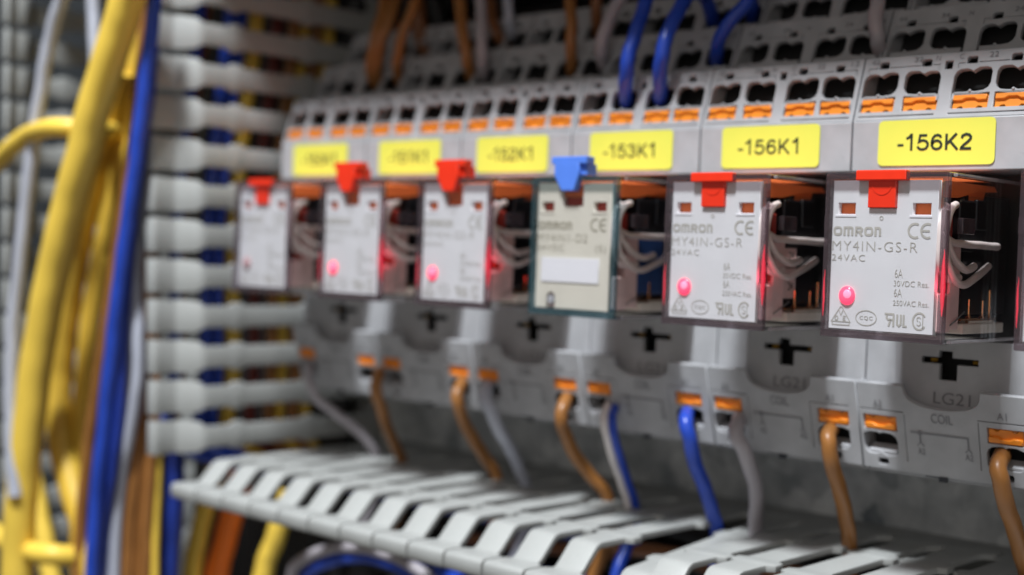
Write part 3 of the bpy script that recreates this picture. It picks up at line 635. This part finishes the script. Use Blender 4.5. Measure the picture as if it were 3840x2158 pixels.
# ================================================================ wires and cables
W = {}
G1,G2,G3,G4='wires leaving the lower terminals','wires entering the upper terminals','cables in the vertical duct','cables in the lower duct'
WT=[
('wire','grey',0.115,'thin grey purple wire from the farthest left lower terminal','G1',[(-0.78, 3.1, -1.79), (0.12, 2.3, -1.89), (0.44, 2.0, -2.09), (0.63, 2.1, -2.56), (0.87, 2.6, -3.0), (1.13, 3.1, -3.45), (1.29, 3.5, -4.0), (1.24, 3.6, -4.9), (0.99, 3.4, -5.8)]),
('wire','brown',0.135,'brown wire under the -150K1 socket, farthest left of the lower brown wires','G1',[(1.82, 3.1, -1.77), (2.65, 2.3, -1.81), (2.9, 2.0, -2.1), (2.81, 2.3, -2.73), (2.44, 3.0, -3.48), (2.37, 3.4, -4.05), (2.3200000000000003, 3.5, -4.95), (2.0700000000000003, 3.3, -5.85)]),
('wire','brown',0.135,'brown wire beside the pale grey wire under the raised red levers','G1',[(4.69, 3.1, -1.81), (5.35, 2.3, -1.82), (5.55, 2.0, -2.15), (5.5, 2.4, -2.8), (5.43, 3.0, -3.43), (5.51, 3.4, -4.0), (5.46, 3.5, -4.9), (5.21, 3.3, -5.8)]),
('wire','paleblue',0.135,'pale grey wire right beside a brown wire, from the -152K1 socket','G1',[(5.5, 3.1, -1.78), (6.15, 2.3, -1.81), (6.43, 2.0, -2.07), (6.57, 2.3, -2.71), (6.43, 3.0, -3.43), (6.38, 3.4, -4.1), (6.33, 3.5, -5.0), (6.08, 3.3, -5.8999999999999995)]),
('wire','brown',0.135,'brown wire beside the blue and white twin wire, dropping from below the beige relay','G1',[(7.8, 3.1, -1.82), (8.36, 2.35, -1.85), (8.53, 2.0, -2.14), (8.47, 2.3, -2.69), (8.42, 3.0, -3.38), (8.72, 3.4, -3.97), (8.67, 3.5, -4.87), (8.42, 3.3, -5.7700000000000005)]),
('wire','blue',0.14,'bright blue wire dropping into the horizontal duct below the -156K1 socket','G1',[(10.94, 3.1, -1.83), (11.34, 2.4, -1.84), (11.6, 2.05, -2.03), (11.63, 2.3, -2.69), (11.48, 3.0, -3.47), (11.45, 3.4, -4.19), (11.399999999999999, 3.5, -5.090000000000001), (11.149999999999999, 3.3, -5.99)]),
('wire','grey',0.14,'grey wire dropping just right of the bright blue lower wire','G1',[(12.14, 3.1, -1.82), (12.51, 2.4, -1.83), (12.7, 2.05, -2.05), (12.81, 2.3, -2.54), (12.63, 2.9, -3.22), (12.33, 3.4, -4.12), (12.28, 3.5, -5.0200000000000005), (12.03, 3.3, -5.92)]),
('wire','brown',0.14,'brown wire curving down in sharp focus below the -156K2 relay','G1',[(14.08, 3.1, -1.81), (14.42, 2.4, -1.79), (14.58, 2.05, -1.97), (14.61, 2.3, -2.58), (14.5, 2.9, -3.3), (14.35, 3.4, -4.11), (14.299999999999999, 3.5, -5.010000000000001), (14.049999999999999, 3.3, -5.91)]),
('wire','brown',0.14,'brown wire at the right edge of the picture, nearest of the lower wires','G1',[(17.26, 3.1, -1.9), (17.5, 2.4, -1.88), (17.62, 2.05, -2.08), (17.69, 2.3, -2.67), (17.65, 2.9, -3.33), (17.63, 3.4, -4.06), (17.58, 3.5, -4.96), (17.33, 3.3, -5.859999999999999)]),
('wire','blue',0.14,'blue wire entering the upper row, left one of the bright blue pair','G2',[(9.2, 3.0, 4.3), (9.69, 2.3, 4.15), (9.96, 1.9, 4.3), (10.2, 1.6, 4.75), (10.24, 1.7, 5.25), (10.26, 1.9, 5.74), (10.22, 2.2, 6.32), (10.22, 2.5, 6.87), (10.120000000000001, 3.1, 8.2), (10.120000000000001, 3.3, 9.2)]),
('wire','blue',0.14,'blue wire entering the upper row, right one of the bright blue pair','G2',[(10.08, 3.0, 4.29), (10.53, 2.3, 4.15), (10.79, 1.9, 4.33), (11.01, 1.6, 4.85), (11.06, 1.7, 5.34), (11.06, 2.0, 5.79), (10.98, 2.5, 6.22), (10.79, 3.2, 6.31), (10.58, 3.8, 6.03), (10.34, 4.3, 5.84)]),
('wire','blue',0.13,'darker blue wire bending into the middle terminal row behind the blue pair','G2',[(10.93, 3.6, 5.1), (11.3, 3.0, 4.94), (11.57, 2.6, 5.16), (11.78, 2.5, 5.47), (11.99, 2.6, 5.76), (12.16, 2.8, 6.11), (12.23, 3.0, 6.51), (12.13, 3.6, 8.2), (12.13, 3.8, 9.2)]),
('wire','blue',0.13,'short shaded blue wire in the rear terminal row at the top','G2',[(11.18, 4.4, 5.9), (11.48, 3.9, 6.04), (11.61, 3.6, 6.29), (11.59, 3.5, 6.66), (11.49, 4.1, 8.2), (11.49, 4.3, 9.2)]),
('wire','grey',0.13,'grey purple wire standing in the middle terminal row above the -156K2 label','G2',[(14.52, 3.6, 5.07), (14.82, 2.9, 4.88), (14.9, 2.6, 5.05), (14.85, 2.6, 5.47), (14.79, 2.8, 5.92), (14.76, 3.0, 6.37), (14.66, 3.6, 8.2), (14.66, 3.8, 9.2)]),
('wire','brown',0.12,'straight brown wire entering the middle terminal row above the -152K1 socket','G2',[(7.17, 3.6, 5.12), (7.63, 3.0, 4.96), (7.93, 2.6, 5.34), (7.91, 2.6, 5.92), (7.68, 2.8, 6.55), (7.44, 3.0, 7.11), (7.340000000000001, 3.6, 8.2), (7.340000000000001, 3.8, 9.2)]),
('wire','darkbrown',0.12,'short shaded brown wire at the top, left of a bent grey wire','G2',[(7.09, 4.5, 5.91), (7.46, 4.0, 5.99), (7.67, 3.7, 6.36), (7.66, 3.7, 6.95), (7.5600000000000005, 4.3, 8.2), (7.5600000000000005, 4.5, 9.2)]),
('wire','grey',0.13,'bent grey wire left of the bright blue pair at the top','G2',[(8.08, 3.6, 5.17), (8.51, 3.0, 5.03), (8.74, 2.6, 5.29), (8.82, 2.6, 5.72), (8.9, 2.8, 6.19), (9.0, 3.0, 6.61), (9.16, 3.1, 7.02), (9.06, 3.7, 8.2), (9.06, 3.9000000000000004, 9.2)]),
('wire','brown',0.135,'brown wire beside a pale grey wire in the blurred middle row above the -151K1 label','G2',[(4.14, 3.6, 5.19), (4.67, 3.0, 5.03), (4.91, 2.6, 5.38), (4.73, 2.6, 6.02), (4.44, 2.8, 6.6), (4.18, 3.0, 7.38), (4.08, 3.6, 8.2), (4.08, 3.8, 9.2)]),
('wire','grey',0.125,'pale grey wire just right of a brown wire above the -151K1 label','G2',[(4.55, 3.6, 5.17), (5.07, 3.0, 5.01), (5.38, 2.6, 5.35), (5.32, 2.6, 5.97), (5.09, 2.8, 6.54), (4.83, 3.0, 7.31), (4.73, 3.6, 8.2), (4.73, 3.8, 9.2)]),
('wire','paleblue',0.115,'thin pale wire reaching down to the rear terminal row','G2',[(4.48, 4.6, 6.13), (4.96, 4.0, 6.1), (5.11, 3.7, 6.36), (5.05, 3.7, 6.86), (4.91, 3.8, 7.44), (4.8100000000000005, 4.3999999999999995, 8.2), (4.8100000000000005, 4.6, 9.2)]),
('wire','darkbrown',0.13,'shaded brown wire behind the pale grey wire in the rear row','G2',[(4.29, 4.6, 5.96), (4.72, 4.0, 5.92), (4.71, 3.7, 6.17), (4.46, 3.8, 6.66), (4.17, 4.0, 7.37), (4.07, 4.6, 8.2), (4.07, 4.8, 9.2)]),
('wire','brown',0.135,'brown wire farthest left in the upper terminal rows','G2',[(0.78, 3.6, 5.22), (1.42, 3.0, 5.04), (1.67, 2.6, 5.37), (1.9, 2.5, 6.0), (1.89, 2.7, 6.64), (1.69, 3.0, 7.27), (1.56, 3.2, 7.89), (1.46, 3.8000000000000003, 8.2), (1.46, 4.0, 9.2)]),
('wire','brown',0.135,'brown wire pressed against the farthest left upper brown wire','G2',[(0.87, 3.7, 5.22), (1.49, 3.1, 5.04), (1.78, 2.7, 5.37), (2.03, 2.6, 6.0), (2.13, 2.8, 6.63), (1.98, 3.1, 7.26), (1.87, 3.3, 7.87), (1.77, 3.9, 8.2), (1.77, 4.1, 9.2)]),
('wire','brown',0.125,'brown wire leaning right, third from the left at the top','G2',[(1.65, 3.6, 5.25), (2.25, 3.0, 5.09), (2.61, 2.6, 5.45), (2.85, 2.5, 6.06), (2.96, 2.7, 6.68), (2.91, 3.0, 7.24), (2.95, 3.2, 7.73), (2.85, 3.8000000000000003, 8.2), (2.85, 4.0, 9.2)]),
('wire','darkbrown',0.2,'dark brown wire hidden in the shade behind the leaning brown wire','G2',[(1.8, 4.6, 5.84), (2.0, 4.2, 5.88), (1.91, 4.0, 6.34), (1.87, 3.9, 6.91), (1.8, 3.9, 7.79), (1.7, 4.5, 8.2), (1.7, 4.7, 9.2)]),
('cable','yellow',0.4,'thick yellow cable running diagonally down in front of the left duct','G3',[(-0.88, -2.2, 7.05), (-1.29, -2.2, 6.46), (-1.8, -2.2, 5.51), (-2.51, -2.2, 4.27), (-3.07, -2.2, 2.98), (-3.65, -2.2, 1.75), (-4.23, -2.2, 0.3), (-4.73, -2.2, -1.19), (-5.13, -2.2, -2.89), (-5.44, -2.2, -4.72), (-5.6, -2.2, -6.24), (-5.67, -2.2, -8.17)]),
('cable','yellow_d',0.36,'second thick yellow cable, half hidden behind the diagonal one','G3',[(-3.5, -1.0, 5.21), (-4.12, -1.0, 3.77), (-4.74, -1.0, 2.4), (-5.23, -1.0, 1.09), (-5.63, -1.0, -0.35), (-5.95, -1.0, -1.8), (-6.03, -1.0, -3.05), (-5.71, -1.0, -4.25), (-5.12, -1.0, -5.3), (-4.5, -1.0, -6.21), (-3.75, -1.0, -7.98)]),
('cable','yellow',0.225,'yellow cable arching in from the left edge behind the thick diagonal cable','G3',[(-7.1, -2.6, 2.62), (-6.08, -2.6, 3.1), (-4.91, -2.6, 3.56), (-3.58, -2.6, 3.7), (-3.18, -2.0, 3.7), (-4.08, -0.6, 3.81), (-5.19, 0.6, 3.95)]),
('cable','yellow_d',0.26,'ochre yellow cable between the thick yellow and the blue wires','G3',[(-3.34, -0.6, 3.49), (-4.01, -0.6, 2.42), (-4.65, -0.6, 0.91), (-5.14, -0.6, -0.73), (-5.38, -0.6, -2.49), (-5.49, -0.6, -4.05), (-5.51, -0.6, -5.6), (-5.29, -0.6, -8.15)]),
('cable','yellow',0.26,'short yellow cable low at the left, behind the thick diagonal one','G3',[(-9.61, 0.0, -4.81), (-8.99, 0.0, -5.85), (-8.5, 0.0, -6.89), (-8.01, 0.0, -8.02), (-7.65, 0.0, -8.72)]),
('cable','yellow',0.26,'yellow cable crossing sideways at the bottom left corner','G3',[(-7.84, -2.0, -6.53), (-6.33, -2.0, -6.8), (-4.91, -2.0, -6.77), (-4.44, -1.4, -6.85), (-4.95, -0.2, -7.22)]),
('cable','yellow_d',0.25,'ochre cable stub just below the arching yellow cable','G3',[(-4.52, 0.2, 3.28), (-5.36, 0.2, 3.19), (-5.91, 0.2, 2.47), (-6.35, 0.2, 1.52)]),
('wire','blue',0.17,'blue wire nearest the camera in the left bundle, lit along its length','G3',[(-1.06, -1.6, 6.99), (-1.16, -1.6, 6.09), (-1.38, -1.6, 4.82), (-1.58, -1.6, 3.55), (-1.82, -1.6, 2.25), (-2.09, -1.6, 0.95), (-2.37, -1.6, -0.57), (-2.59, -1.6, -2.01), (-2.81, -1.6, -3.65), (-3.05, -1.6, -5.42), (-3.16, -1.6, -7.57)]),
('wire','navy',0.17,'blue wire beside the grey wires in the left bundle','G3',[(-1.59, -1.3, 5.61), (-1.8, -1.3, 3.95), (-2.1, -1.3, 2.65), (-2.3, -1.3, 1.52), (-2.47, -1.3, 0.18), (-2.6, -1.3, -1.25), (-2.65, -1.3, -2.7), (-2.8, -1.3, -4.16), (-3.14, -1.3, -5.66), (-3.35, -1.3, -7.65)]),
('wire','navy',0.17,'blue wire on the left flank of the left bundle, next to the ochre wires','G3',[(-2.21, -1.1, 4.36), (-2.59, -1.1, 2.67), (-3.01, -1.1, 0.94), (-3.54, -1.1, -0.83), (-3.86, -1.1, -2.43), (-4.0, -1.1, -4.03), (-4.22, -1.1, -5.66), (-4.43, -1.1, -7.9)]),
('wire','navy',0.17,'blue wire in the middle of the left bundle behind the lit one','G3',[(-2.6, -0.9, 3.54), (-3.1, -0.9, 1.91), (-3.48, -0.9, 0.15), (-3.61, -0.9, -1.63), (-3.77, -0.9, -3.62), (-4.0, -0.9, -5.64), (-4.11, -0.9, -7.87)]),
('wire','navy',0.16,'outermost left blue wire in the lower part of the left bundle','G3',[(-2.38, -1.0, 4.0), (-2.65, -1.0, 2.48), (-2.88, -1.0, 0.75), (-3.83, -1.0, -2.04), (-4.3, -1.0, -3.68), (-4.58, -1.0, -5.72), (-4.7, -1.0, -7.97)]),
('wire','paleblue',0.15,'pale grey wire running beside the blue bundle, right one of two','G3',[(-1.91, -1.0, 5.86), (-2.09, -1.0, 4.37), (-2.36, -1.0, 2.86), (-2.48, -1.0, 1.53), (-2.49, -1.0, 0.19), (-2.33, -1.0, -1.24), (-2.32, -1.0, -2.39), (-2.61, -1.0, -3.67), (-3.01, -1.0, -5.19), (-3.12, -1.0, -7.66)]),
('wire','paleblue',0.15,'pale grey wire running beside the blue bundle, left one of two','G3',[(-2.27, -0.8, 5.16), (-2.55, -0.8, 3.74), (-2.78, -0.8, 2.11), (-2.89, -0.8, 0.75), (-2.85, -0.8, -0.8), (-2.88, -0.8, -2.26), (-3.23, -0.8, -3.76), (-3.63, -0.8, -5.3), (-3.8, -0.8, -7.82)]),
('wire','brown',0.15,'orange brown wire along the left side of the blue bundle','G3',[(-1.76, -1.3, 7.11), (-1.91, -1.3, 6.01), (-2.11, -1.3, 4.71), (-2.35, -1.3, 3.22), (-2.69, -1.3, 1.7), (-3.04, -1.3, 0.16), (-3.36, -1.3, -1.4), (-3.69, -1.3, -2.8), (-3.98, -1.3, -4.31), (-4.19, -1.3, -5.83), (-4.28, -1.3, -7.84)]),
('wire','brown',0.15,'brown wire low in the left bundle, next to the pale grey wires','G3',[(-2.5, -0.7, 0.96), (-2.43, -0.7, -0.39), (-2.47, -0.7, -1.74), (-2.64, -0.7, -3.21), (-2.81, -0.7, -4.7), (-2.97, -0.7, -6.2), (-3.02, -0.7, -7.69)]),
('wire','brown',0.15,'brown wire low in the left bundle, middle of three','G3',[(-2.58, -0.5, 0.96), (-2.49, -0.5, -0.59), (-2.52, -0.5, -2.14), (-2.66, -0.5, -3.52), (-2.8, -0.5, -4.91), (-2.93, -0.5, -6.22), (-2.98, -0.5, -7.71)]),
('wire','brown',0.15,'brown wire low in the left bundle, right one next to the duct fingers','G3',[(-2.58, -0.4, 0.19), (-2.52, -0.4, -1.76), (-2.51, -0.4, -3.32), (-2.6, -0.4, -4.7), (-2.68, -0.4, -6.19), (-2.71, -0.4, -7.67)]),
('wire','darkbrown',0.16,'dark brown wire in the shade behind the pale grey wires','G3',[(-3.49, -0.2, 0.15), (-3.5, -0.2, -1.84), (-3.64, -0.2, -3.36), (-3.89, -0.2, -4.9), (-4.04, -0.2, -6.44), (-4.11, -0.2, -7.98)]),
('wire','yellow_d',0.2,'ochre wire right behind the thick yellow cable at the top','G3',[(-3.3, -0.6, 6.8), (-3.44, -0.6, 5.45), (-3.76, -0.6, 3.9), (-4.2, -0.6, 2.42), (-4.64, -0.6, 0.71), (-4.97, -0.6, -0.93), (-5.24, -0.6, -2.58), (-5.39, -0.6, -4.24), (-5.38, -0.6, -8.17)]),
('wire','yellow',0.1,'thin yellow wire right of the brown wires at the bottom left','G3',[(-2.6, -0.2, -3.54), (-2.57, -0.2, -4.72), (-2.59, -0.2, -5.9), (-2.57, -0.2, -7.68)]),
('cable','navy',0.29,'thick blue cable below the last finger of the vertical duct','G3',[(-2.93, 0.4, -3.42), (-2.81, 0.4, -4.41), (-2.78, 0.4, -5.61), (-2.89, 0.4, -6.63), (-2.94, 0.4, -8.05)]),
('wire','paleblue',0.17,'pale grey wire hanging farthest left in front of the blurred duct','G3',[(-3.3, -2.5, 7.16), (-3.64, -2.5, 6.73), (-4.1, -2.5, 5.92), (-4.43, -2.5, 4.9), (-4.75, -2.5, 3.66), (-5.03, -2.5, 2.31), (-5.3, -2.5, 0.65), (-5.56, -2.5, -0.94), (-5.63, -2.5, -2.43), (-5.51, -2.5, -3.9), (-5.27, -2.5, -5.36)]),
('wire','paleblue',0.16,'pale grey wire at the top left, right of the hanging pale pair','G3',[(-4.53, -1.2, 7.51), (-4.41, -1.2, 6.62), (-4.28, -1.2, 5.53), (-4.15, -1.2, 4.44), (-4.43, -1.2, 3.08)]),
('cable','yellow_d',0.25,'ochre yellow cable under the left end of the horizontal duct','G4',[(-2.35, 1.5, -4.35), (-2.74, 1.5, -5.22), (-2.94, 1.4, -6.16), (-3.07, 1.3, -6.99), (-3.04, 1.2, -8.2)]),
('cable','orangec',0.3,'orange cable under the left end of the horizontal duct','G4',[(-2.1, 2.0, -4.66), (-2.36, 2.0, -5.52), (-2.52, 1.9, -6.36), (-2.69, 1.8, -7.2), (-2.84, 1.8, -8.27)]),
('cable','yellow',0.26,'yellow cable under the horizontal duct, right of the orange cable','G4',[(-0.91, 2.6, -5.17), (-1.05, 2.5, -5.79), (-1.21, 2.4, -6.41), (-1.41, 2.3, -7.04), (-1.61, 2.2, -8.08)]),
('wire','grey',0.13,'white wire looping below the horizontal duct lip','G4',[(1.4, 1.0, -7.27), (1.29, 1.0, -6.55), (1.86, 1.0, -6.07), (2.79, 1.1, -5.72), (3.89, 1.2, -5.6), (4.95, 1.3, -5.74), (5.85, 1.4, -6.1)]),
('wire','blue',0.15,'blue wire looping under the white loop','G4',[(1.45, 1.2, -7.39), (1.56, 1.2, -6.62), (2.4, 1.2, -6.11), (3.52, 1.3, -5.83), (4.59, 1.4, -5.9), (5.39, 1.5, -6.29)]),
('wire','blue',0.13,'blue wire inside the horizontal duct, seen through the wide gap between two fingers','G4',[(9.38, 3.4, -4.24), (9.44, 3.2, -4.78), (9.48, 2.9, -5.14), (9.54, 2.6, -5.74)]),
('wire','blue',0.14,'blue wire just below the duct lip, right of the white loop','G4',[(4.6, 2.5, -6.15), (5.24, 2.5, -6.17), (6.33, 2.5, -6.01), (7.03, 2.5, -6.04)])]
for n, m, r, lab, g, p in WT:
    bm = bmesh.new(); tube(bm, p, r, 14, 8); tag(part(n, bm, M[m], None, True), lab, n, g)
# the two coloured twin wire: white half and blue half, bonded side by side
tw = [(9.01, 3.1, -1.87), (9.44, 2.5, -1.89), (9.68, 2.1, -2.14), (9.69, 2.3, -2.71), (9.52, 2.9, -3.43), (9.53, 3.2, -4.05), (9.53, 3.3000000000000003, -4.95)]
for dx, dy, m, lab in ((-.065, -.05, 'white', 'white half of the bonded twin wire, left of the bright blue wire'), (.065, .03, 'blue', 'blue half of the bonded twin wire, left of the bright blue wire')):
    bm = bmesh.new(); tube(bm, [(x + dx, y + dy, z) for x, y, z in tw], .085, 12, 8); tag(part('wire', bm, M[m], None, True), lab, 'wire', G1)
# wires standing inside the vertical duct, seen through its slots
IN = [('blue', .16, -1.85, .55, 'blue wire in the duct, seen through the slots nearest the finger tips'), ('blue', .16, -1.95, .95, 'blue wire in the duct, second behind the finger tips'),
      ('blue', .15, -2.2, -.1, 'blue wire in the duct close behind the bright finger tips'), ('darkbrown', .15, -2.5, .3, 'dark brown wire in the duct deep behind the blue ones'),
      ('yellow_d', .20, -2.0, 1.45, 'ochre wire in the duct behind the first finger bumps'), ('red_d', .15, -1.9, 2.05, 'dark red wire in the duct behind the relay at the far left'),
      ('brown', .15, -1.9, 2.6, 'brown wire in the duct, right of the dark red one'), ('yellow_d', .16, -1.95, 2.95, 'ochre wire in the duct, right of the dark red one'), ('brown', .15, -1.9, 3.35, 'brown wire deepest in the duct but one'), ('yellow_d', .16, -1.9, 3.75, 'ochre wire deepest in the vertical duct')]
for m, r, x, y, lab in IN:
    b = 1.6 if y > .4 else 0
    bm = bmesh.new(); tube(bm, [(x - .1, y + .7, 12), (x, y + .5, 7), (x + .05, y + .1, 3.5), (x, y, 1), (x + .04, y + .05, -2), (x, y + .2, -3.9), (x + .6, 3.5 + .3 * y, -4.9), (x + 3, 4.2 + .25 * y, -5.1), (x + 9, 4.2 + .25 * y, -5.1)], r, 12, 6)
    tag(part('wire', bm, M[m], None, True), lab, 'wire', 'wires inside the vertical duct')
# added black cables, made up to darken the ducts and upper background
BK = [([(x, 5.0 - .25 * (i % 2), 12), (x + .1, 4.9, 4), (x - .1, 5.0, -2), (x, 5.0, -14)], .33, 'added black cable darkening the back of the vertical duct', 'added black cables darkening the vertical duct') for i, x in enumerate([-1.75 - .62 * q for q in range(11)])]
BK += [([(-.6, 4.9 - .3 * (i % 2), z), (6, 5.1 - .3 * (i % 2), z + .1), (14, 4.9, z - .05), (24, 5.0, z)], .30, 'added black cable darkening the back of the horizontal duct', 'added black cables darkening the horizontal duct') for i, z in enumerate([-4.75 - .55 * q for q in range(7)])]
BK += [([(-.9, 5.35, z), (6, 5.3, z + .08), (14, 5.35, z - .05), (24, 5.3, z)], .29, 'added black cable darkening the space behind the top terminal row', 'added black cables darkening behind the top terminal row') for z in (4.9, 5.5, 6.1, 6.7, 7.3, 7.9, 8.5)]
BK += [([(x, 4.0, 9.3), (x + .2, 4.2, 8.2), (x + .5, 4.5, 7.2), (x + .6, 4.8, 6.2)], .22, 'added black cable darkening the space behind the brown wires at the top', 'added black cables darkening behind the brown wires') for x in (.5, 1.3, 3.6, 5.6)]
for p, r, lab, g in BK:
    bm = bmesh.new(); tube(bm, p, r, 12, 6); tag(part('cable', bm, M['shadecable'], None, True), lab, 'cable', g)  # added cables, made up to darken the background
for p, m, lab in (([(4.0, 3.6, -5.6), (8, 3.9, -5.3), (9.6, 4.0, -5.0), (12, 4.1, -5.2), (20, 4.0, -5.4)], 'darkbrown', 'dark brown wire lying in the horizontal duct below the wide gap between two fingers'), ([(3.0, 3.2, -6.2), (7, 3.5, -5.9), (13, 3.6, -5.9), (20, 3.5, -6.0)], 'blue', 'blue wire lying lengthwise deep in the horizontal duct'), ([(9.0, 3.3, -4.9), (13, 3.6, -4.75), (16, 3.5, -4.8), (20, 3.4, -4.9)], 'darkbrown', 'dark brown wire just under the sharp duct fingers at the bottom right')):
    bm = bmesh.new(); tube(bm, p, .15, 12, 8); tag(part('wire', bm, M[m], None, True), lab, 'wire', G4)
